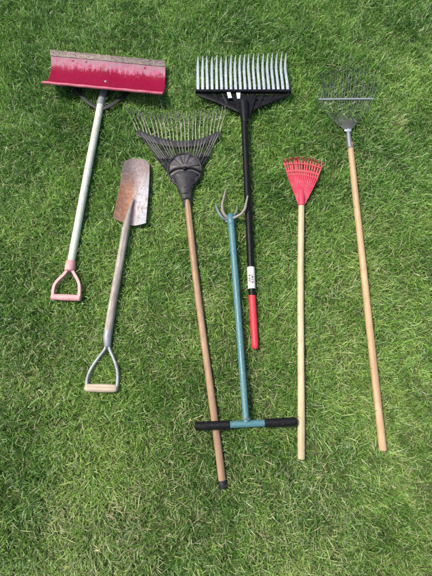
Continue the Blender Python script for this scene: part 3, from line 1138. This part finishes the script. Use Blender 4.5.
def make_blades(name, x, y, L, W, th0, th1, az, tint, mat, seg=4, z0=None, over=0.022, twist=0.5, label=None):
    n = len(x)
    ca, sa = np.cos(az), np.sin(az)
    tw = rng.normal(0, twist, n)
    wx, wy = -np.sin(az + tw), np.cos(az + tw)
    px, py = x.copy(), y.copy()
    pz = np.zeros(n) if z0 is None else z0.copy()
    V = np.zeros((n, seg * 2 + 1, 3), np.float32)
    overm = rng.random(n) < over
    i = np.clip(((x - X0) / CELL).astype(int), 0, NX - 1)
    j = np.clip(((y - Y0) / CELL).astype(int), 0, NY - 1)
    overm &= TOP[i, j] <= 0
    sq = rng.uniform(0.35, 0.98, n)
    stop = np.zeros(n, bool)              # tips that have come to rest on the edge of a tool
    zs = np.zeros(n)
    for s in range(seg + 1):
        t = s / seg
        cx, cy, cz = px.copy(), py.copy(), pz.copy()
        i = np.clip(((cx - X0) / CELL).astype(int), 0, NX - 1)
        j = np.clip(((cy - Y0) / CELL).astype(int), 0, NY - 1)
        ce, tp = CEIL[i, j], TOP[i, j]
        low = (ce < cz + 0.001) & ~overm
        cz = np.where(low, np.maximum(ce * sq - 0.001, 0.001), cz)
        hi = (tp > 0) & overm & (tp > cz) & (tp < 0.075)
        cz = np.where(hi, tp + 0.002, cz)
        cz = np.maximum(cz, 0.001)
        cz = np.where(stop, zs, cz)
        zs = np.where(hi & ~stop, cz, zs)
        stop |= hi
        if s < seg:
            wv = W * (0.75 + 0.5 * t if t < 0.5 else 1.25 - 0.75 * (t - 0.25)) * 0.5
            V[:, 2 * s, 0] = cx - wx * wv
            V[:, 2 * s, 1] = cy - wy * wv
            V[:, 2 * s, 2] = cz
            V[:, 2 * s + 1, 0] = cx + wx * wv
            V[:, 2 * s + 1, 1] = cy + wy * wv
            V[:, 2 * s + 1, 2] = cz + wv * np.sin(tw) * 0.8
        else:
            V[:, 2 * s, 0], V[:, 2 * s, 1], V[:, 2 * s, 2] = cx, cy, cz
        th = th0 + (th1 - th0) * ((s + 0.5) / seg)
        st = L / seg
        px = px + np.where(stop, 0.0, np.sin(th) * ca * st)
        py = py + np.where(stop, 0.0, np.sin(th) * sa * st)
        pz = np.maximum(pz + np.cos(th) * st, 0.002)
    nv = seg * 2 + 1
    o = (np.arange(n) * nv)[:, None]
    quads = np.concatenate([o + np.array([[2 * s, 2 * s + 1, 2 * s + 3, 2 * s + 2]]) for s in range(seg - 1)], 1)
    tri = o + np.array([[2 * seg - 2, 2 * seg - 1, 2 * seg]])
    loops = np.concatenate([quads, tri], 1).astype(np.int32)
    per = [4] * (seg - 1) + [3]
    me = bpy.data.meshes.new(name)
    me.vertices.add(n * nv)
    me.vertices.foreach_set('co', V.reshape(-1))
    me.loops.add(loops.size)
    me.loops.foreach_set('vertex_index', loops.reshape(-1))
    starts = np.cumsum([0] + per[:-1])
    me.polygons.add(n * seg)
    ls = (np.arange(n)[:, None] * sum(per) + starts[None]).astype(np.int32)
    me.polygons.foreach_set('loop_start', ls.reshape(-1))
    me.update(calc_edges=True)
    me.validate()
    col = me.color_attributes.new('tint', 'FLOAT_COLOR', 'POINT')
    cc = np.ones((n, nv, 4), np.float32)
    cc[:, :, :3] = tint[:, None, :]
    col.data.foreach_set('color', cc.reshape(-1))
    me.materials.append(mat)
    me.shade_smooth()
    ob = bpy.data.objects.new(name, me)
    C.objects.link(ob)
    ob['kind'] = 'stuff'
    ob['label'] = label
    return ob


# thin, sun-dried places in the lawn: centre on the ground, radius, strength
DRY = [(P(118, 528), 0.10, 0.40), (P(60, 520), 0.07, 0.34), (P(205, 530), 0.09, 0.30), (P(330, 552), 0.07, 0.34), (P(345, 505), 0.06, 0.22),
       (P(408, 476), 0.06, 0.34), (P(170, 470), 0.05, 0.18), (P(30, 365), 0.08, 0.20), (P(394, 120), 0.06, 0.42), (P(220, 285), 0.05, 0.22),
       (P(280, 300), 0.06, 0.16), (P(150, 350), 0.06, 0.16), (P(330, 300), 0.05, 0.14), (P(270, 545), 0.07, 0.25)]


def dryness(x, y):
    d = np.zeros_like(x)
    wx = x + 0.09 * (vnoise(x, y, 0.07, 41) - 0.5)
    wy = y + 0.09 * (vnoise(x, y, 0.07, 42) - 0.5)
    for c, r, k in DRY:
        d = np.maximum(d, k * np.exp(-((wx - c.x) ** 2 + (wy - c.y) ** 2) / (r * r)))
    return d


def tints(x, y, n, straw_bias):
    dark = np.array([0.048, 0.130, 0.020])
    mid = np.array([0.132, 0.290, 0.042])
    yel = np.array([0.315, 0.485, 0.110])
    blue = np.array([0.38, 0.54, 0.25])  # whitish green blades; highlights on the grass put into their colour
    straw = np.array([0.50, 0.46, 0.26])
    a = vnoise(x, y, 0.16, 3) * 0.5 + vnoise(x, y, 0.035, 4) * 0.5
    b = vnoise(x, y, 0.42, 5) * 0.6 + vnoise(x, y, 0.07, 6) * 0.4
    r = rng.random(n)
    a2 = vnoise(x, y, 0.33, 14)
    k = np.clip(a * 0.95 + a2 * 0.55 - 0.26 + rng.normal(0, 0.24, n), 0, 1)
    c = np.where((k < 0.5)[:, None], dark + (mid - dark) * (k * 2)[:, None], mid + (yel - mid) * (k * 2 - 1)[:, None])
    near_ = np.clip(0.75 - 0.75 * y, 0, 1)[:, None]          # the near half of this lawn is the drier, yellower grass
    c = c * (1 + near_ * np.array([0.12, 0.0, 0.14])) * 1.03
    isb = rng.random(n) < 0.26 * b
    c[isb] = blue
    # old dry blades: more of them towards the near side of the lawn and in worn spots
    worn_ = np.clip(vnoise(x, y, 0.17, 8) * 1.2 + vnoise(x, y, 0.05, 9) * 0.6 - 0.65, 0, 1) * np.clip(1.0 - 0.55 * (y + 0.3), 0.12, 1)
    ps = straw_bias + 0.24 * worn_ + 0.9 * dryness(x, y)
    s = rng.random(n) < ps
    f = rng.uniform(0.45, 1.0, n)[:, None]
    c[s] = (c * (1 - f) + straw * f)[s]
    c *= rng.lognormal(0.03, 0.29, n)[:, None]
    return np.clip(c, 0.01, 0.7).astype(np.float32)


# living blades: singles and tufts
NS = 440000
x, y = field(NS, 1)
NTU = 10500
tx_, ty_ = field(NTU, 1)
per = 26
xt = np.repeat(tx_, per) + rng.normal(0, 0.011, len(tx_) * per)
yt = np.repeat(ty_, per) + rng.normal(0, 0.011, len(tx_) * per)
x, y = np.concatenate([x, xt]), np.concatenate([y, yt])
n = len(x)
flow = 2 * math.pi * (vnoise(x, y, 0.20, 21) * 1.3 + vnoise(x, y, 0.05, 22) * 0.9)
az = flow + rng.normal(0, 1.5, n)
hgt = 0.75 + 0.5 * vnoise(x, y, 0.12, 23)
L = np.clip(rng.lognormal(math.log(0.031), 0.32, n), 0.013, 0.080) * hgt
W = rng.uniform(0.0013, 0.0029, n)
th0 = np.abs(rng.normal(0.25, 0.28, n))
th1 = th0 + np.clip(rng.normal(0.95, 0.45, n), 0.0, 1.9)
make_blades('grass', x, y, L, W, th0, th1, az, tints(x, y, n, 0.022), M['grass'], 3, label='green mown lawn grass the tools lie on')
# dry clippings and thatch lying flat between the blades
x, y = field(45000, 1)
n = len(x)
pk = vnoise(x, y, 0.18, 31)
keep = rng.random(n) < np.clip(pk * 1.3 - 0.1, 0.1, 1) * np.clip(1.0 - 0.45 * (y + 0.4), 0.12, 1) + dryness(x, y) * 1.5
x, y = x[keep], y[keep]
n = len(x)
base_c = np.array([0.44, 0.40, 0.23]) * rng.lognormal(0, 0.3, n)[:, None]
grn = np.array([0.22, 0.27, 0.09])
f = rng.uniform(0.4, 1.0, n)[:, None]
tint = np.clip(base_c * (1 - f) + grn * f, 0.02, 0.6).astype(np.float32)
make_blades('dry_clippings', x, y, rng.uniform(0.015, 0.042, n), rng.uniform(0.0012, 0.0026, n), rng.normal(1.45, 0.12, n), rng.normal(1.6, 0.2, n),
            rng.uniform(0, 6.283, n), tint, M['thatch'], 3, z0=rng.uniform(0.003, 0.026, n), over=0.0,
            label='dry straw coloured clippings lying in the lawn')
